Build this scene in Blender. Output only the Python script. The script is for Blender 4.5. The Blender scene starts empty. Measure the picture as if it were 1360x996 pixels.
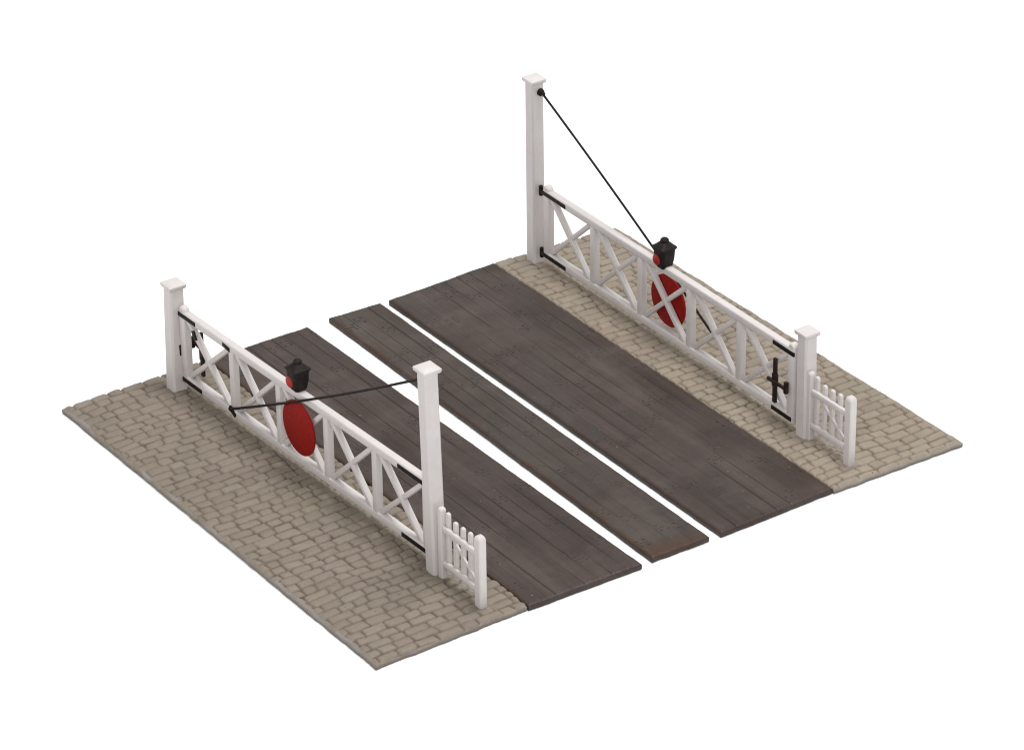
import bpy, bmesh, math
import numpy as np
from mathutils import Vector, Matrix

S = 0.001                      # every length below is in millimetres of the real scale model
sc = bpy.context.scene
COL = sc.collection

# ------------------------------------------------------------------ materials
def nmat(name):
    m = bpy.data.materials.new(name); m.use_nodes = True
    nt = m.node_tree; b = nt.nodes['Principled BSDF']
    return m, nt, b
def N(nt, t, **kw):
    n = nt.nodes.new(t)
    for k, v in kw.items():
        if k.startswith('i_'): n.inputs[k[2:].replace('_', ' ')].default_value = v
        else: setattr(n, k, v)
    return n
def coords(nt, sx=1, sy=1, sz=1):
    tc = nt.nodes.new('ShaderNodeTexCoord')
    mp = nt.nodes.new('ShaderNodeMapping'); mp.inputs['Scale'].default_value = (sx/S, sy/S, sz/S)
    nt.links.new(tc.outputs['Object'], mp.inputs['Vector']); return mp.outputs['Vector']
def noise(nt, vec, scale, detail=3, rough=.5):
    n = N(nt, 'ShaderNodeTexNoise'); n.inputs['Scale'].default_value = scale
    n.inputs['Detail'].default_value = detail; n.inputs['Roughness'].default_value = rough
    nt.links.new(vec, n.inputs['Vector']); return n.outputs['Fac']
def ramp(nt, fac, a, b, ca=(0,0,0,1), cb=(1,1,1,1)):
    r = N(nt, 'ShaderNodeValToRGB'); e = r.color_ramp.elements
    e[0].position = a; e[1].position = b; e[0].color = ca; e[1].color = cb
    nt.links.new(fac, r.inputs['Fac']); return r.outputs['Color']
def mix(nt, fac, a, b, mode='MIX'):
    m = N(nt, 'ShaderNodeMix', data_type='RGBA', blend_type=mode)
    for s, v in ((0, fac), (6, a), (7, b)):
        if isinstance(v, (int, float)): m.inputs[s].default_value = v
        elif isinstance(v, tuple): m.inputs[s].default_value = (*v[:3], 1)
        else: nt.links.new(v, m.inputs[s])
    return m.outputs[2]
def mul(nt, a, b):
    m = N(nt, 'ShaderNodeMath', operation='MULTIPLY')
    for i, v in enumerate((a, b)):
        if isinstance(v, (int, float)): m.inputs[i].default_value = v
        else: nt.links.new(v, m.inputs[i])
    return m.outputs[0]
def attr(nt, name):
    a = N(nt, 'ShaderNodeAttribute'); a.attribute_name = name; return a.outputs['Fac']
def bump(nt, b, h, dist, strength=1.0):
    n = N(nt, 'ShaderNodeBump'); n.inputs['Distance'].default_value = dist*S; n.inputs['Strength'].default_value = strength
    nt.links.new(h, n.inputs['Height']); nt.links.new(n.outputs['Normal'], b.inputs['Normal'])

def mpb(nt, vec, k, o=0):
    m = N(nt, 'ShaderNodeMapping'); m.inputs['Scale'].default_value = (k*2.2, k, k); m.inputs['Location'].default_value = (o, o, 0)
    nt.links.new(vec, m.inputs['Vector']); return m.outputs['Vector']
def mat_white():
    m, nt, b = nmat('white_plastic'); v = coords(nt)
    n = noise(nt, v, .22, 4, .6)
    c = mix(nt, ramp(nt, n, .35, .7), WH1, WH2)
    specks = ramp(nt, noise(nt, v, 1.3, 2, .5), .77, .81)        # stray dirt specks in the moulding
    c = mix(nt, mul(nt, specks, .35), c, (.25, .22, .21))
    nt.links.new(c, b.inputs['Base Color'])
    b.inputs['Roughness'].default_value = .5; b.inputs['Specular IOR Level'].default_value = .3
    b.inputs['Subsurface Weight'].default_value = .12
    b.inputs['Subsurface Radius'].default_value = (1, .9, .85); b.inputs['Subsurface Scale'].default_value = .6*S
    bump(nt, b, noise(nt, v, .9, 4, .6), .12, .5); return m
def mat_paint(name, c1, c2, rough, bmp=.15, spec=.4):
    m, nt, b = nmat(name); v = coords(nt)
    c = mix(nt, ramp(nt, noise(nt, v, .7, 4, .6), .35, .7), c1, c2)
    nt.links.new(c, b.inputs['Base Color']); b.inputs['Roughness'].default_value = rough
    b.inputs['Specular IOR Level'].default_value = spec
    bump(nt, b, noise(nt, v, 1.2, 3, .6), bmp, .5); return m
def mat_cobble(name, a, bcol, warm, joint, jf):
    m, nt, b = nmat(name); v = coords(nt)
    tone = attr(nt, 'tone'); j = attr(nt, 'joint'); ed = attr(nt, 'edge')
    c = mix(nt, tone, a, bcol)
    c = mix(nt, ramp(nt, attr(nt, 'stone'), .1, .95), mix(nt, 1.0, c, (.86, .85, .84), 'MULTIPLY'), c)
    c = mix(nt, mul(nt, ramp(nt, noise(nt, v, .045, 3, .6), .42, .68), .75), c, warm)
    c = mix(nt, ramp(nt, noise(nt, v, .55, 5, .65), .3, .75), c, mix(nt, 1.0, c, (.86, .87, .86), 'MULTIPLY'))
    c = mix(nt, mul(nt, ramp(nt, noise(nt, v, .09, 3, .5), .3, .6, (.45,)*3+(1,), (1,)*4), mul(nt, j, jf)), c, joint)
    c = mix(nt, mul(nt, ramp(nt, noise(nt, v, .8, 1, .4), .80, .82), .8), c, (.03, .025, .02))    # grit specks
    # bare moulded rim along the cut edge, grey where the paint is rubbed off
    rub = mul(nt, ramp(nt, noise(nt, coords(nt, .3, 1, 1), .5, 4, .7), .47, .6), ed)
    c = mix(nt, rub, c, (.24, .22, .215))
    c = mix(nt, attr(nt, 'side'), c, (.10, .092, .088))     # dark grey down the plate's side, strongest at the bottom
    nt.links.new(c, b.inputs['Base Color'])
    b.inputs['Roughness'].default_value = .62; b.inputs['Specular IOR Level'].default_value = .25
    bump(nt, b, noise(nt, v, 1.1, 5, .7), .12, .6); return m
def mat_deck(name, seed, c1, c2, brown, light):
    m, nt, b = nmat(name)
    st = coords(nt, .05, 1, 1); v = coords(nt)
    tone = attr(nt, 'tone'); g = attr(nt, 'joint'); ed = attr(nt, 'edge')
    off = N(nt, 'ShaderNodeVectorMath', operation='ADD'); off.inputs[1].default_value = (seed*17.3, seed*9.1, 0)
    nt.links.new(v, off.inputs[0]); vo = off.outputs[0]
    off2 = N(nt, 'ShaderNodeVectorMath', operation='ADD'); off2.inputs[1].default_value = (seed*7.3, seed*5.1, 0)
    nt.links.new(st, off2.inputs[0]); so = off2.outputs[0]
    c = mix(nt, ramp(nt, noise(nt, vo, .03, 3, .55), .36, .66), c1, c2)
    c = mix(nt, mul(nt, tone, .14), c, light)
    c = mix(nt, mul(nt, ramp(nt, noise(nt, mpb(nt, vo, .035, 11), 1, 4, .6), .48, .64), .36), c, light)      # dry-brushed pale bloom
    c = mix(nt, mul(nt, ramp(nt, noise(nt, mpb(nt, vo, .03, 23), 1, 4, .65), .45, .62), .8), c, mix(nt, 1.0, c, (.84, .755, .71), 'MULTIPLY'))
    c = mix(nt, mul(nt, ramp(nt, noise(nt, mpb(nt, so, .13), 1, 4, .6), .47, .68), .45), c, light)
    c = mix(nt, mul(nt, ramp(nt, noise(nt, mpb(nt, so, .17, 40), 1, 4, .6), .45, .68), .8), c, mix(nt, 1.0, c, (.66, .63, .62), 'MULTIPLY'))
    c = mix(nt, mul(nt, ramp(nt, noise(nt, so, .3, 5, .7), .5, .74), .3), c, light)
    c = mix(nt, mul(nt, ramp(nt, noise(nt, so, .8, 4, .7), .5, .72), .35), c, mix(nt, 1.0, c, (.68, .66, .65), 'MULTIPLY'))
    c = mix(nt, mul(nt, ramp(nt, noise(nt, vo, .06, 4, .65), .5, .72), .62), c, brown)
    c = mix(nt, mul(nt, mul(nt, ed, ramp(nt, noise(nt, vo, .05, 3, .6), .36, .58)), .85), c, brown)
    c = mix(nt, mul(nt, g, .92), c, (.009, .007, .006))
    c = mix(nt, mul(nt, ramp(nt, noise(nt, vo, 1.4, 1, .4), 0.81, .825), .6), c, (.40, .38, .36))   # paint flecks
    c = mix(nt, attr(nt, 'green'), c, (.004, .06, .04))
    c = mix(nt, attr(nt, 'side'), c, (.022, .017, .016))
    nt.links.new(c, b.inputs['Base Color'])
    r = mix(nt, ramp(nt, noise(nt, vo, .08, 3, .6), .3, .7), (.36,)*3, (.55,)*3)
    nt.links.new(r, b.inputs['Roughness']); b.inputs['Specular IOR Level'].default_value = .3
    bump(nt, b, noise(nt, so, 1.4, 5, .7), .16, .6); return m

WH1, WH2 = (.575, .538, .526), (.615, .58, .57)
M_WHITE = mat_white()
M_BLACK = mat_paint('black_paint', (.008, .006, .006), (.018, .014, .013), .55, .15, .12)
M_LAMP = mat_paint('lamp_black', (.010, .008, .008), (.022, .017, .016), .55, .3, .15)
M_RED = mat_paint('red_paint', (.22, .009, .0065), (.27, .011, .008), .5, .2, .07)
M_LENS = mat_paint('red_lens_paint', (.29, .018, .014), (.38, .03, .022), .4, .1, .2)
M_BROWN = mat_paint('brown_black_paint', (.012, .007, .006), (.032, .014, .011), .42, .15, .2)
M_COB1 = mat_cobble('cobbles_near', (.222, .183, .147), (.248, .214, .166), (.25, .202, .166), (.07, .053, .039), .9)
M_COB2 = mat_cobble('cobbles_far', (.30, .24, .193), (.285, .25, .193), (.335, .285, .222), (.075, .055, .038), .95)
M_D1 = mat_deck('boards_near', 1, (0.0395, 0.0266, 0.0224), (0.0462, 0.0340, 0.0288), (0.0487, 0.0266, 0.0176), (0.0966, 0.0730, 0.0640))
M_D2 = mat_deck('boards_middle', 2, (0.0470, 0.0349, 0.0288), (0.0479, 0.0423, 0.0352), (0.0571, 0.0282, 0.0152), (0.1008, 0.0780, 0.0664))
M_D3 = mat_deck('boards_far', 3, (0.0445, 0.0307, 0.0264), (0.0479, 0.0407, 0.0336), (0.0437, 0.0257, 0.0176), (0.1050, 0.0797, 0.0704))

# ------------------------------------------------------------------ helpers
def tag(o, label=None, cat=None, group=None, kind=None):
    if label: o['label'] = label
    if cat: o['category'] = cat
    if group: o['group'] = group
    if kind: o['kind'] = kind
    return o
def thing(name, loc, label, cat, group=None):
    o = bpy.data.objects.new(name, None); o.empty_display_size = .004
    o.location = Vector(loc)*S; COL.objects.link(o); return tag(o, label, cat, group)
class MB:
    """collects shapes (mm, world coordinates), then links them as ONE mesh object"""
    def __init__(s): s.bm = bmesh.new()
    def _merge(s, b2):
        me = bpy.data.meshes.new('t'); b2.to_mesh(me); s.bm.from_mesh(me); bpy.data.meshes.remove(me); b2.free()
    def beam(s, p0, p1, w, h, bev=.25, up=(0, 0, 1), w1=None, h1=None, seg=2):
        """box from p0 to p1; w across, h along 'up'"""
        p0, p1 = Vector(p0), Vector(p1); z = (p1-p0); L = z.length; z.normalize()
        u = Vector(up); x = z.cross(u)
        if x.length < 1e-4: x = z.cross(Vector((1, 0, 0)))
        x.normalize(); y = x.cross(z).normalized()
        b = bmesh.new(); w1 = w if w1 is None else w1; h1 = h if h1 is None else h1
        vs = []
        for t, ww, hh in ((0, w, h), (L, w1, h1)):
            for a, c in ((-1, -1), (1, -1), (1, 1), (-1, 1)):
                vs.append(b.verts.new(p0+z*t+x*(a*ww/2)+y*(c*hh/2)))
        for f in ((3, 2, 1, 0), (4, 5, 6, 7), (0, 1, 5, 4), (1, 2, 6, 5), (2, 3, 7, 6), (3, 0, 4, 7)):
            b.faces.new([vs[i] for i in f])
        if bev: bmesh.ops.bevel(b, geom=b.edges[:], offset=bev, segments=seg, profile=.5, affect='EDGES', clamp_overlap=True)
        bmesh.ops.recalc_face_normals(b, faces=b.faces[:]); s._merge(b); return s
    def loft(s, rings, bev=0, smooth_pow=None):
        b = bmesh.new(); R = [[b.verts.new(p) for p in r] for r in rings]; n = len(R[0])
        for a, c in zip(R, R[1:]):
            for i in range(n): b.faces.new((a[i], a[(i+1) % n], c[(i+1) % n], c[i]))
        b.faces.new(R[0][::-1]); b.faces.new(R[-1])
        if bev: bmesh.ops.bevel(b, geom=b.edges[:], offset=bev, segments=2, profile=.5, affect='EDGES', clamp_overlap=True)
        bmesh.ops.recalc_face_normals(b, faces=b.faces[:]); s._merge(b); return s
    def lathe(s, c, axis, prof, n=32):
        """prof: list of (distance along axis, radius)"""
        c = Vector(c); z = Vector(axis).normalized(); x = z.orthogonal().normalized(); y = z.cross(x)
        rings = [[c+z*t+(x*math.cos(2*math.pi*i/n)+y*math.sin(2*math.pi*i/n))*max(r, .01) for i in range(n)] for t, r in prof]
        return s.loft(rings)
    def tube(s, pts, r, n=10):
        pts = [Vector(p) for p in pts]; rings = []
        for i, p in enumerate(pts):
            d = (pts[min(i+1, len(pts)-1)]-pts[max(i-1, 0)]).normalized()
            x = d.cross(Vector((0, 1, 0))).normalized(); y = d.cross(x)
            rings.append([p+(x*math.cos(2*math.pi*k/n)+y*math.sin(2*math.pi*k/n))*r for k in range(n)])
        return s.loft(rings)
    def build(s, name, mat, parent=None, smooth=35, label=None):
        me = bpy.data.meshes.new(name)
        org = Vector((0, 0, 0))
        q = parent
        while q is not None: org += q.location/S; q = q.parent
        for v in s.bm.verts: v.co = (v.co-org)*S
        s.bm.to_mesh(me); s.bm.free(); me.materials.append(mat)
        me.polygons.foreach_set('use_smooth', [True]*len(me.polygons))
        me.set_sharp_from_angle(angle=math.radians(smooth))
        o = bpy.data.objects.new(name, me); COL.objects.link(o); o.parent = parent
        if label: o['label'] = label
        return o

# ------------------------------------------------------------------ numpy noise
def vnoise(x, y, seed):
    xi, yi = np.floor(x).astype(np.int64), np.floor(y).astype(np.int64)
    fx, fy = x-xi, y-yi; fx = fx*fx*(3-2*fx); fy = fy*fy*(3-2*fy)
    def h(a, b):
        n = (a*374761393+b*668265263+seed*982451653) & 0xffffffff
        n = ((n ^ (n >> 13))*1274126177) & 0xffffffff
        return ((n ^ (n >> 16)) & 0xffff)/65535.0
    return (h(xi, yi)*(1-fx)+h(xi+1, yi)*fx)*(1-fy)+(h(xi, yi+1)*(1-fx)+h(xi+1, yi+1)*fx)*fy
def fbm(x, y, seed, o=3):
    s = 0; a = .5
    for k in range(o): s = s+a*(vnoise(x*2**k, y*2**k, seed+k)*2-1); a *= .5
    return s
def sstep(a, b, x):
    t = np.clip((x-a)/(b-a), 0, 1); return t*t*(3-2*t)
def hash1(i, seed):
    n = (np.asarray(i).astype(np.int64)*747796405+seed*2891336453) & 0xffffffff
    n = ((n ^ (n >> 15))*2246822519) & 0xffffffff
    n = ((n ^ (n >> 13))*3266489917) & 0xffffffff
    return ((n ^ (n >> 16)) & 0xffff)/65535.0

# ------------------------------------------------------------------ plates: real relief sheets with a body
THICK = 1.7
def plate(name, quad, fn, mat, res, label, cat, group, wob=.0, seed=0):
    """quad: world corners (back-near, back-far, front-near, front-far) as (x,y)."""
    q = np.array(quad, float); LX = 150.; WY = np.linalg.norm(q[1]-q[0])
    nx, ny = int(LX/res)+1, int(WY/res)+1
    X, Y = np.meshgrid(np.linspace(0, LX, nx), np.linspace(0, WY, ny), indexing='ij')
    Z, att = fn(X, Y, LX, WY)
    e = np.minimum(np.minimum(X, LX-X), np.minimum(Y, WY-Y))
    Z = Z-.3*(1-sstep(0, .5, e))                       # rounded-over edge
    def to_world(u, v):
        return (q[0][0]*(1-u)*(1-v)+q[1][0]*(1-u)*v+q[2][0]*u*(1-v)+q[3][0]*u*v,
                q[0][1]*(1-u)*(1-v)+q[1][1]*(1-u)*v+q[2][1]*u*(1-v)+q[3][1]*u*v)
    U, V = X/LX, Y/WY
    wx, wy = to_world(U, V)
    if wob:                                              # slightly ragged moulded outline
        for s_, m in ((seed+11, (1-sstep(0, 3, X))), (seed+12, (1-sstep(0, 3, LX-X)))):
            wx = wx+wob*fbm(Y*.45, Y*0+.3, s_, 3)*m
        for s_, m in ((seed+13, (1-sstep(0, 3, Y))), (seed+14, (1-sstep(0, 3, WY-Y)))):
            wy = wy+wob*.7*fbm(X*.3, X*0+.3, s_, 3)*m
    base = np.array([q[:, 0].mean(), q[:, 1].mean(), -THICK])
    top = np.stack([wx, wy, Z], -1).reshape(-1, 3)
    idx = np.arange(nx*ny).reshape(nx, ny)
    per = np.concatenate([idx[:, 0], idx[-1, 1:], idx[-2::-1, -1], idx[0, -2:0:-1]])
    nP = len(per)
    mid = top[per].copy(); mid[:, 2] = -THICK+.25
    bot = top[per].copy(); bot[:, 2] = -THICK
    cen = bot.mean(0); dirv = cen[:2]-bot[:, :2]; bot[:, :2] += dirv/np.linalg.norm(dirv, axis=1)[:, None]*.2
    verts = (np.concatenate([top, mid, bot])-base)*S
    f = [np.stack([idx[:-1, :-1], idx[1:, :-1], idx[1:, 1:], idx[:-1, 1:]], -1).reshape(-1, 4)]
    a = np.arange(nP); b_ = (a+1) % nP; o1 = nx*ny; o2 = o1+nP
    f.append(np.stack([per[b_], per[a], o1+a, o1+b_], -1)); f.append(np.stack([o1+b_, o1+a, o2+a, o2+b_], -1))
    F = np.concatenate(f)
    me = bpy.data.meshes.new(name)
    me.vertices.add(len(verts)); me.vertices.foreach_set('co', verts.ravel())
    nl = F.size+nP; me.loops.add(nl); me.polygons.add(len(F)+1)
    me.loops.foreach_set('vertex_index', np.concatenate([F.ravel(), (o2+a)[::-1]]))
    me.polygons.foreach_set('loop_start', np.concatenate([np.arange(len(F))*4, [F.size]]))
    me.update(calc_edges=True); me.validate()
    me.polygons.foreach_set('use_smooth', [True]*len(me.polygons))
    att['edge'] = np.maximum(att.get('edge', 0*X), 0*X)
    for k, arr in att.items():
        A = me.attributes.new(k, 'FLOAT', 'POINT'); vals = np.concatenate([arr.ravel(), arr.ravel()[per]*(k != 'joint'), arr.ravel()[per]*(k != 'joint')])
        A.data.foreach_set('value', vals.astype(np.float32))
    sd = np.concatenate([np.zeros(nx*ny), np.full(nP, .85), np.ones(nP)])
    me.attributes.new('side', 'FLOAT', 'POINT').data.foreach_set('value', sd.astype(np.float32))
    me.materials.append(mat)
    o = bpy.data.objects.new(name, me); o.location = Vector(base)*S; COL.objects.link(o)
    return tag(o, label, cat, group)

def cobble_fn(seed, outer, calm):
    def fn(X, Y, LX, WY):
        # wavering courses laid across the road, stones of uneven length
        wx = X+1.1*fbm(X*.05, Y*.07, seed, 2)+.28*fbm(X*.5, Y*.4, seed+3, 2)
        wy = Y+.9*fbm(X*.06+9, Y*.06, seed+5, 2)+.22*fbm(X*.5, Y*.5, seed+7, 2)
        rng = np.random.RandomState(seed)
        ce = [-3.]
        while ce[-1] < LX+5: ce.append(ce[-1]+rng.uniform(2.7, 3.35))
        ce = np.array(ce); ci = np.clip(np.searchsorted(ce, wx)-1, 0, len(ce)-2)
        u0, u1 = ce[ci], ce[ci+1]
        v0 = np.zeros_like(X); v1 = np.zeros_like(X); sid = np.zeros(X.shape, np.int64)
        for c in range(len(ce)-1):
            m = ci == c
            if not m.any(): continue
            e = [-rng.uniform(2, 8)]
            while e[-1] < WY+6: e.append(e[-1]+(rng.uniform(4.7, 7.0) if rng.rand() < .65 else rng.uniform(3.3, 4.5)))
            e = np.array(e); k = np.clip(np.searchsorted(e, wy[m])-1, 0, len(e)-2)
            v0[m] = e[k]; v1[m] = e[k+1]; sid[m] = c*97+k
        a = wx-(u0+u1)/2; b = wy-(v0+v1)/2; hu = (u1-u0)/2; hv = (v1-v0)/2
        sk = (hash1(sid, 5)-.5)*.22                     # skewed ends
        b = b+a*sk*1.6
        r = .55+.55*hash1(sid, 1)
        qx = np.abs(a)-(hu-r); qy = np.abs(b)-(hv-r)
        sd = np.hypot(np.maximum(qx, 0), np.maximum(qy, 0))+np.minimum(np.maximum(qx, qy), 0)-r
        d = -sd+.06*fbm(X*1.3, Y*1.3, seed+20, 2)
        Z = -.46*(1-sstep(.0, .38, d))+.22*sstep(.2, 1.3, d)
        Z += (a*(hash1(sid, 2)-.5)*.13+b*(hash1(sid, 3)-.5)*.09+(hash1(sid, 4)-.5)*.14)
        Z += .05*fbm(X*.9, Y*.9, seed+30, 3)
        joint = (1-sstep(.03, .23, d))*(.62+.38*vnoise(X*.35, Y*.35, seed+70))
        edge = np.zeros_like(X)
        # lumpy bare rim outside the last stones
        dist = Y if outer == 'near' else WY-Y
        rim_w = .85+1.1*fbm(X*.16, X*0, seed+40, 3)
        rim = 1-sstep(rim_w-.3, rim_w+.2, dist)
        dist2 = LX-X; rim2 = 1-sstep(.2, .7, dist2+.9*fbm(Y*.12, Y*0, seed+41, 2)+.1)
        rim = np.maximum(rim, rim2)
        Z = Z*(1-rim)+rim*(-.22+.22*fbm(X*.45, Y*.45, seed+42, 3)); joint = joint*(1-rim)
        edge = rim
        # filler smoothing round the foot of posts
        for px, py, rad in calm:
            w = 1-sstep(rad*.6, rad, np.hypot((X-px), (Y-py))+.8*fbm(X*.4, Y*.4, seed+50, 2))
            Z = Z*(1-.75*w)+.05*w; joint = joint*(1-.7*w)
        return Z, {'joint': joint, 'stone': hash1(sid, 77), 'tone': np.clip(hash1(sid, 9)*.8+.2*vnoise(X*.3, Y*.3, seed+60), 0, 1), 'edge': edge}
    return fn

def deck_fn(seed, boards, brown_edges, joints, green=None):
    def fn(X, Y, LX, WY):
        rng = np.random.RandomState(seed)
        w = rng.uniform(.88, 1.12, boards); e = np.concatenate([[0], np.cumsum(w)]); e = e/e[-1]*WY
        wy = Y+.10*fbm(X*.03, Y*.0+.5, seed+1, 2)
        bi = np.clip(np.searchsorted(e, wy)-1, 0, boards-1)
        y0, y1 = e[bi], e[bi+1]
        dy = np.minimum(wy-y0, y1-wy)
        strength = .18+.82*sstep(.25, .8, vnoise(X*.045, bi*7.7+(wy-y0 > y1-wy)*7.7, seed+2))
        g = (1-sstep(.03, .22, dy))*strength
        g = np.where((bi == 0) & (wy-y0 < (y1-y0)/2) | (bi == boards-1) & (y1-wy < (y1-y0)/2), 0, g)
        Z = -.3*g
        # butt joints with two bolts either side
        bolts = np.zeros_like(X); jt = np.zeros_like(X); sid = bi*31
        for b in range(boards):
            x = rng.uniform(4, 30); xs = []
            while x < LX-4: xs.append(x); x += rng.uniform(joints*.7, joints*1.3)
            m = bi == b
            yc = (e[b]+e[b+1])/2; hw = (e[b+1]-e[b])/2
            for x in xs:
                f = rng.uniform(.55, 1)
                ja, jb = sorted(rng.uniform(-1.15, 1.15, 2)); jb = max(jb, ja+1.3)
                jt = np.maximum(jt, np.where(m & ((wy-yc)/hw > ja) & ((wy-yc)/hw < jb), (1-sstep(.04, .2, np.abs(X-x)))*f*.9, 0))
                sid = sid+np.where(m & (X > x), 1, 0)
                for sx in (-1.25, 1.25):
                    for sy in (-.5, .5):
                        if rng.rand() < .16: continue
                        rr = np.hypot(X-x-sx, wy-yc-sy*hw)
                        bolts = np.maximum(bolts, (1-sstep(.2, .42, rr))*f)
        Z = Z-.2*jt-.16*bolts
        Z += .035*fbm(X*.07, wy*3.2, seed+3, 3)+.05*(hash1(sid, seed)-.5)+.05*fbm(X*.03, Y*.08, seed+4, 2)
        # board ends not quite cut level
        Z -= .1*(1-sstep(0, 1.2, X))*hash1(bi, seed+8)
        edge = np.zeros_like(X)
        for side, wd in brown_edges:
            dist = {'near': Y, 'far': WY-Y, 'front': LX-X, 'back': X}[side]
            edge = np.maximum(edge, 1-sstep(wd*.15, wd, dist+.8*fbm(X*.12, Y*.12, seed+9, 3)))
        at = {'joint': np.clip(np.maximum(np.maximum(g*.85, jt), bolts*1.1), 0, 1), 'tone': hash1(sid, seed+6), 'edge': edge}
        gr = np.zeros_like(X)
        if green:
            gr = 1-sstep(.35, .75, np.hypot((X-green[0]), Y-green[1])+.35*fbm(X*2, Y*2, 5, 2))
        at['green'] = gr
        return Z, at
    return fn

plate('cobbled_plate', [(.5, -.4), (.2, 43.5), (150.2, .1), (149.7, 43.55)],
      cobble_fn(3, 'near', [(9, 29.5, 3.4), (124, 34.6, 4.2), (144, 35, 3.2)]), M_COB1, .2,
      'near left cobbled road plate under the gate whose red disc hides its braces', 'cobbled plate', 'cobbled road plates', wob=.35, seed=1)
plate('timber_deck', [(.2, 43.75), (.16, 75.3), (150.0, 43.8), (150.5, 76.9)],
      deck_fn(21, 8, [('near', 2.0), ('far', 1.3)], 34), M_D1, .2,
      'wide brown board deck butted against the near left cobbled plate', 'timber deck', 'timber crossing decks', wob=.22, seed=2)
plate('timber_deck', [(-.6, 82.7), (.3, 98.6), (149.7, 80.6), (149.9, 97.8)],
      deck_fn(22, 4, [('near', 1.6), ('front', 7), ('far', .8)], 24), M_D2, .2,
      'narrow board deck between the two white gaps, middle one of the three decks', 'timber deck', 'timber crossing decks', wob=.22, seed=3)
plate('timber_deck', [(.3, 101.4), (-1.1, 137.0), (150.2, 101.3), (149.5, 136.8)],
      deck_fn(25, 8, [('near', 1.4), ('far', 3.2), ('front', 2.5)], 30, green=(91.5, 3.6)), M_D3, .2,
      'wide grey board deck touching the far cobbled plate, with a tiny green fleck', 'timber deck', 'timber crossing decks', wob=.22, seed=4)
plate('cobbled_plate', [(-1.2, 137.25), (.8, 177.6), (149.9, 137.05), (150.6, 178.5)],
      cobble_fn(8, 'far', [(4.5, 10.5, 3.2), (124.5, 10.9, 3.6), (142, 10.8, 3.2)]), M_COB2, .2,
      'far right cobbled road plate under the gate whose red disc shows behind braces', 'cobbled plate', 'cobbled road plates', wob=.35, seed=5)

# ------------------------------------------------------------------ posts
def oct_ring(cx, cy, z, w, ch):
    h = w/2; c = ch
    return [(cx+a, cy+b, z) for a, b in ((-h+c, -h), (h-c, -h), (h, -h+c), (h, h-c), (h-c, h), (-h+c, h), (-h, h-c), (-h, -h+c))]
def make_post(base, top, h, w, wt, capw, label, group):
    t = thing('gate_post', (base[0], base[1], 0), label, 'gate post', group)
    b = Vector((*base, -.25)); e = Vector((*top, h)); m = MB(); rings = []
    for i in range(9):
        k = i/8; p = b.lerp(e, k); rings.append(oct_ring(p.x, p.y, p.z, w+(wt-w)*k, .5))
    m.loft(rings); m.build('shaft', M_WHITE, t, 30)
    m = MB(); x, y = top
    def sq(z, s):
        out = []
        for sx, sy in ((-1, -1), (1, -1), (1, 1), (-1, 1)):
            out.append((x+sx*s/2, y+sy*s/2, z))
        return out
    m.loft([sq(h-.9, wt+.1), sq(h-.5, capw-.2), sq(h+.35, capw), sq(h+.55, capw-.3), sq(h+.95, capw*.4)], bev=.2)
    m.build('cap', M_WHITE, t, 50)
    return t
P_NL = make_post((8.9, 29.5), (7.7, 30.7), 29.6, 4.4, 4.1, 5.1, 'short white capped post at the far left end of the near gate', 'white gate posts')
P_NT = make_post((124, 34.6), (122.2, 34.4), 55.0, 4.0, 3.9, 5.1, 'tall white capped hinge post in the front, beside the near wicket', 'white gate posts')
P_FT = make_post((4.3, 147.8), (4.3, 147.6), 55.0, 4.1, 3.9, 5.0, 'tall white capped post at the back, with a black rod bracket near its top', 'white gate posts')
P_FR = make_post((124.5, 148), (123.7, 148.3), 29.4, 4.0, 3.9, 4.9, 'short white capped post on the right, beside the far wicket', 'white gate posts')

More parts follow.
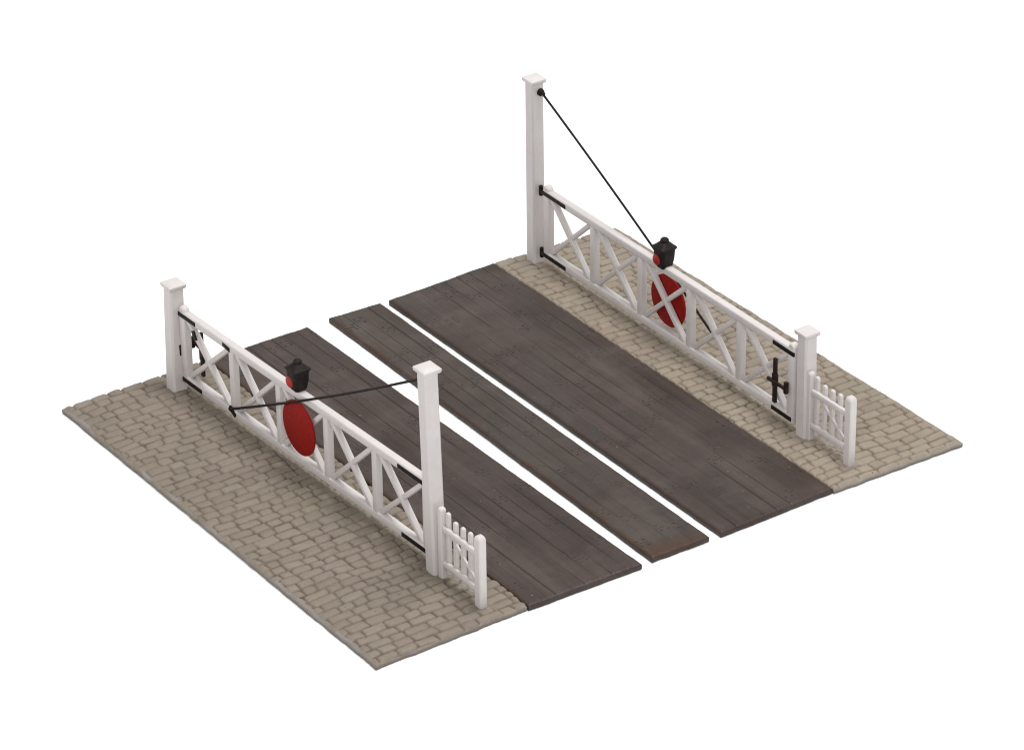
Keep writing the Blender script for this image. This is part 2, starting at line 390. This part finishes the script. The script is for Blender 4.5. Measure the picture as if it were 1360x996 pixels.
# ------------------------------------------------------------------ gates
ZT, ZB = 22.6, 3.6
def make_gate(ups, yL, yR, side, label, straps):
    """side -1: disc towards the viewer, +1: disc on the far face"""
    x0, x1 = ups[0], ups[-1]
    D = 1.8
    def yf(x): return yL+(yR-yL)*(x-x0)/(x1-x0)           # front face
    def P(x, z, off=D/2): return (x, yf(x)+off, z)
    ud = Vector((x1-x0, yR-yL, 0)).normalized()
    t = thing('crossing_gate', (x0, yf(x0)+D/2, 0), label, 'crossing gate', 'white level crossing gates')
    for z, hh in ((ZT, 2.0), (ZB, 2.0)):
        MB().beam(P(x0-.6, z), P(x1+.6, z), 2.15, 2.3, .42, seg=3).build('rail', M_WHITE, t)
    for i, x in enumerate(ups):
        end = i in (0, len(ups)-1)
        m = MB()
        if end:
            m.beam(P(x, 1.9), P(x, 24.0), 2.8, 2.1, .45, up=(0, 1, 0))
            m.lathe(Vector(P(x, 23.7, D/2-.95)), (0, 1, 0), [(-.05, .9), (.2, 1.25), (.6, 1.4), (1.4, 1.4), (1.8, 1.2), (2.0, .85)], 20)
            m.build('end_stile', M_WHITE, t)
        else:
            m.beam(P(x, ZB), P(x, ZT), 2.35, 2.0, .5, up=(0, 1, 0))
            # flared foot fillets where the braces land
            m.build('upright', M_WHITE, t)
    for i in range(len(ups)-1):
        a, b = ups[i], ups[i+1]
        MB().beam(P(a+1.9, ZT-.6, .85), P(b-1.6, ZB+.4, .85), 1.45, 1.6, .33, up=(0, 1, 0)).build('brace', M_WHITE, t)
        MB().beam(P(a+1.1, ZB+.6, 1.02), P(b-1.3, ZT-.7, 1.02), 1.35, 1.5, .32, up=(0, 1, 0)).build('brace', M_WHITE, t)
    for xa, xb, z, kn in straps:
        m = MB().beam(P(xa, z, -.12), P(xb, z-.1, -.12), .5, 1.3, .24, seg=3)
        if kn:                                            # hinge pin wrapped on the post side
            m.lathe(Vector(P(xa-.2, z-1.5, .2)), (0, 0, 1), [(0, .45), (.2, .62), (2.8, .62), (3.0, .45)], 14)
        m.build('hinge_strap', M_BLACK, t)
    # red disc
    xc = DISC[side][0]; zc = DISC[side][1]
    yo = yf(xc)+(-.9 if side < 0 else D-.05)
    m = MB().lathe((xc, yo, zc), (0, 1, 0), [(0, 7.25), (.12, 7.45), (.55, 7.45), (.7, 7.25)], 72)
    disc = m.build('disc', M_RED, t, 40)
    # lantern on the top rail
    xl = LAMPX[side]; yl = yf(xl)+D/2; zb = ZT+.9+LAMPZ[side]
    def sq(z, s, c=.7): return [(xl+a, yl+b, zb+z) for a, b in
        ((-s+c, -s), (s-c, -s), (s, -s+c), (s, s-c), (s-c, s), (-s+c, s), (-s, s-c), (-s, -s+c))]
    body = MB().loft([sq(-.2, 1.45, .5), sq(.5, 1.9), sq(2.5, 2.2), sq(5.0, 2.35), sq(5.8, 2.2)], bev=.14).build('lamp', M_LAMP, t, 40)
    MB().loft([sq(5.2, 2.0, .5), sq(5.5, 2.5, .45), sq(6.0, 2.65, .45), sq(6.5, 2.0, .6), sq(7.1, 1.45, .6), sq(7.35, 1.15, .5)], bev=.2).build('lamp_roof', M_LAMP, body, 40)
    MB().lathe((xl, yl, zb+7.1), (0, 0, 1), [(0, 1.1), (.4, 1.05), (.6, 1.2), (.9, 1.15), (1.3, .8), (1.5, .3)], 20).build('chimney', M_LAMP, body, 40)
    MB().lathe((xl-.6, yl-1.75, zb+2.4), (0, -1, 0), [(0, 1.55), (.55, 1.55), (.75, 1.35), (.95, .8), (1.0, .2)], 24).build('lens', M_LENS, body, 40)
    MB().lathe((xl, yl+1.6, zb+2.6), (0, 1, 0), [(0, 1.5), (.6, 1.45), (.85, 1.2), (1.0, .3)], 20).build('hood', M_LAMP, body, 40)
    return t, yf, P
DISC = {-1: (66.5, 13.9), 1: (64.3, 12.5)}
LAMPX = {-1: 64.6, 1: 63.9}
LAMPZ = {-1: .3, 1: -.5}
def arc(p0, p1, sag, n=14):
    a, b = Vector(p0), Vector(p1)
    return [a.lerp(b, k/n)+Vector(sag)*4*(k/n)*(1-k/n) for k in range(n+1)]

g1, yf1, P1 = make_gate([11.8, 34.8, 56.2, 77.4, 98.4, 120.0], 30.4, 34.4, -1,
    'white braced gate nearest us with its red disc and lamp on the near side',
    [(10.4, 18.6, ZT, 0), (10.9, 20.2, ZB-.2, 0), (108.8, 120.6, ZT-.1, 0), (109.8, 121.6, ZB, 0)])
MB().tube(arc((120.4, 32.9, 51.9), (34.6, yf1(34.6)-.7, 5.0), (0, 0, -.9)), .34).build('stay_rod', M_BLACK, g1, 60)
m = MB().beam((33.2, yf1(33)-.1, 4.9), (36.2, yf1(36)-.1, 3.4), .7, 1.3, .2); m.lathe((34.4, yf1(34)-1.0, 4.9), (0, 1, 0), [(0, .4), (.2, .6), (1.1, .6)], 12); m.build('rod_bracket', M_BLACK, g1)
MB().beam((120.0, 33.2, 51.9), (120.9, 33.4, 51.9), .8, 1.0, .2).build('rod_end', M_BLACK, g1)
# black fittings on the latch end
MB().beam(P1(31.4, ZT-.1, -.1), P1(34.8, ZT-.5, -.1), .4, 1.35, .15).build('rub_plate', M_BLACK, g1)
MB().beam(P1(17.1, 20.2, -.1), P1(18.3, 17.8, -.1), .4, 1.7, .15, up=(1, 0, 0)).build('rub_plate', M_BLACK, g1)
def latch(t, P, xs, y_off, sgn, mat, dx, dz=0.):
    bar = MB().beam(P(xs, 5.6, y_off), P(xs, 18.6, y_off), 1.35, .9, .28, up=(0, 1, 0), w1=1.2)
    bar.beam(P(xs, 10.3, y_off), P(xs, 14.2, y_off), 1.75, 1.1, .3, up=(0, 1, 0))
    b = bar.build('latch_bar', mat, t)
    MB().beam(P(xs+dx*-2.2, 12.2, y_off+sgn*.75), P(xs+dx*5.0, 12.2+dz, y_off+sgn*.75), .9, .9, .25, w1=.8).build('latch_handle', mat, b)
    MB().beam(P(xs+dx*5.1, 10.6+dz, y_off+sgn*.4), P(xs+dx*5.1, 14.0+dz, y_off+sgn*.4), 1.15, 1.1, .3, up=(0, 1, 0)).build('keeper', mat, b)
latch(g1, P1, 16.6, 2.6, 1, M_BROWN, -1, 1.2)
MB().beam((10.35, 30.2, 10.0), (10.35, 30.2, 13.2), .7, .7, .15, up=(0, 1, 0)).build('striker', M_BLACK, P_NL)

g2, yf2, P2 = make_gate([10.0, 32.0, 54.0, 76.0, 97.8, 119.9], 147.3, 146.3, 1,
    'white braced gate farther away whose red disc shows behind its braces',
    [(7.5, 19.6, ZT, 1), (7.7, 19.6, ZB, 1), (112.4, 121.4, ZT-.2, 0), (112.4, 120.8, ZB-.3, 0)])
yb = lambda x: yf2(x)+2.6
MB().tube(arc((6.6, 148.6, 51.5), (92.9, 150.3, 3.4), (0, 0, 1.1)), .34).build('stay_rod', M_BLACK, g2, 60)
MB().lathe((5.9, 148.2, 51.8), (1, 0, 0), [(0, 1.05), (.5, 1.1), (1.1, 1.0), (1.5, .6), (2.2, .5)], 14).build('rod_bracket', M_BLACK, P_FT)
MB().beam((92.4, yf2(92)+1.9, 3.6), (92.4, 150.9, 3.3), 1.6, 1.1, .2).build('rod_end', M_BLACK, g2)
latch(g2, P2, 114.4, -.7, -1, M_BROWN, 1)

# ------------------------------------------------------------------ wickets
def make_wicket(x0, y, dx, label):
    """dx: picket spacing"""
    t = thing('wicket_gate', (x0, y, 0), label, 'wicket gate', 'small white picket wickets')
    def rounded(x, w, d, z0, z1, yo=0):
        m = MB(); cy = y+yo; hw, hd = w/2, d/2
        rings = []
        for z, k in ((z0, 1), (z0+(z1-z0)*.5, 1), (z1-w*.45, 1), (z1-w*.22, .86), (z1-w*.06, .55), (z1, .22)):
            c = .28*min(k, 1)
            a, b = hw*k, hd*(.35+.65*k)
            rings.append([(x+p, cy+q, z) for p, q in ((-a+c*k, -b), (a-c*k, -b), (a, -b+c*k), (a, b-c*k), (a-c*k, b), (-a+c*k, b), (-a, b-c*k), (-a, -b+c*k))])
        return m.loft(rings)
    rounded(x0, 1.75, 1.7, -.1, 19.6).build('end_post', M_WHITE, t, 40)
    xs = [x0+1.75+i*(dx+.05) for i in range(4)]
    for i, x in enumerate(xs):
        rounded(x, 1.5, 1.0, 1.5, (18.6, 17.5, 17.6, 17.8)[i], .75).build('picket', M_WHITE, t, 40)
    xe = xs[-1]+dx+1.95
    rounded(xe, 2.6, 2.1, -.1, 19.7).build('end_post', M_WHITE, t, 40)
    for z in (14.1, 4.3):
        MB().beam((x0, y-.1, z), (xe, y-.1, z), 1.1, 1.65, .4).build('rail', M_WHITE, t)
    MB().beam((x0+3.0, y+.35, 13.4), (xe-.9, y+.35, 5.0), .75, .6, .2, up=(0, 1, 0)).build('brace', M_WHITE, t)
    return t
make_wicket(127.3, 34.3, 3.1, 'small white picket wicket beside the tall front post, nearest the camera')
make_wicket(126.6, 147.6, 3.05, 'small white picket wicket beside the short post on the right')

# ------------------------------------------------------------------ setting
m, nt, b = nmat('white_sheet'); v = coords(nt)
b.inputs['Base Color'].default_value = (.97, .97, .97, 1); b.inputs['Roughness'].default_value = 1
b.inputs['Specular IOR Level'].default_value = 0
nt.links.new(mix(nt, noise(nt, v, .02, 2, .5), (.97,)*3, (.985,)*3), b.inputs['Base Color'])
mb = MB(); bm = mb.bm; zf = -THICK-.02
prof = [(-2600, zf)]+[(1500+900*math.sin(a), zf+900*(1-math.cos(a))) for a in [math.radians(i*7.5) for i in range(0, 13)]]+[(2400, 1700)]
d = Vector((-.825, .565, 0)); r = Vector((.565, .825, 0)); c0 = Vector((75, 90, 0))
rows = [[bm.verts.new(c0+d*s_+r*k*2600+Vector((0, 0, z))) for k in (-1, 1)] for s_, z in prof]
for a, c in zip(rows, rows[1:]): bm.faces.new((a[0], a[1], c[1], c[0]))
bmesh.ops.recalc_face_normals(bm, faces=bm.faces[:])
bd = mb.build('backdrop', m, None, 60); tag(bd, 'plain pure white studio sweep under and behind the model', None, None, 'structure')

# ------------------------------------------------------------------ light
w = bpy.data.worlds.new('World'); sc.world = w; w.use_nodes = True
bg = w.node_tree.nodes['Background']; bg.inputs['Color'].default_value = (1, .99, .985, 1); bg.inputs['Strength'].default_value = .67
def area(name, pos, target, sx, sy, power, col=(1, 1, 1)):
    l = bpy.data.lights.new(name, 'AREA'); l.shape = 'RECTANGLE'; l.size = sx*S; l.size_y = sy*S; l.energy = power; l.color = col
    o = bpy.data.objects.new(name, l); o.location = Vector(pos)*S; COL.objects.link(o)
    o.rotation_euler = (Vector(target)-Vector(pos)).to_track_quat('-Z', 'Y').to_euler(); return o
area('softbox', (110, 215, 930), (75, 90, 0), 250, 250, 6.1)
area('front_softbox', (900, -500, 700), (75, 90, 0), 500, 500, 3.0)

# ------------------------------------------------------------------ camera (solved from the plate corners and posts)
cam = bpy.data.cameras.new('Camera'); co = bpy.data.objects.new('Camera', cam); COL.objects.link(co); sc.camera = co
p, az, ro = .5085294736626436, 2.5419332326455573, -.011692853325735107
dv = Vector((math.cos(p)*math.cos(az), math.cos(p)*math.sin(az), -math.sin(p)))
rv = dv.cross(Vector((0, 0, 1))).normalized(); uv = rv.cross(dv)
r2 = rv*math.cos(ro)+uv*math.sin(ro); u2 = -rv*math.sin(ro)+uv*math.cos(ro)
M = Matrix((r2, u2, -dv)).transposed().to_4x4(); M.translation = Vector((807.5588, -409.6662, 508.2458))*S
co.matrix_world = M
cam.sensor_fit = 'HORIZONTAL'; cam.sensor_width = 36; cam.lens = 36*5255.8/1360
cam.shift_x = -1.092/1360; cam.shift_y = -.125/1360
cam.clip_start = .02; cam.clip_end = 20

vs = sc.view_settings
sc.display_settings.display_device = 'sRGB'
vs.view_transform = 'Standard'; vs.look = 'None'; vs.exposure = 0; vs.gamma = 1; vs.use_curve_mapping = False
sc.cycles.pixel_filter_type = 'BLACKMAN_HARRIS'; sc.cycles.filter_width = 1.15
sc.cycles.max_bounces = 8; sc.cycles.diffuse_bounces = 5
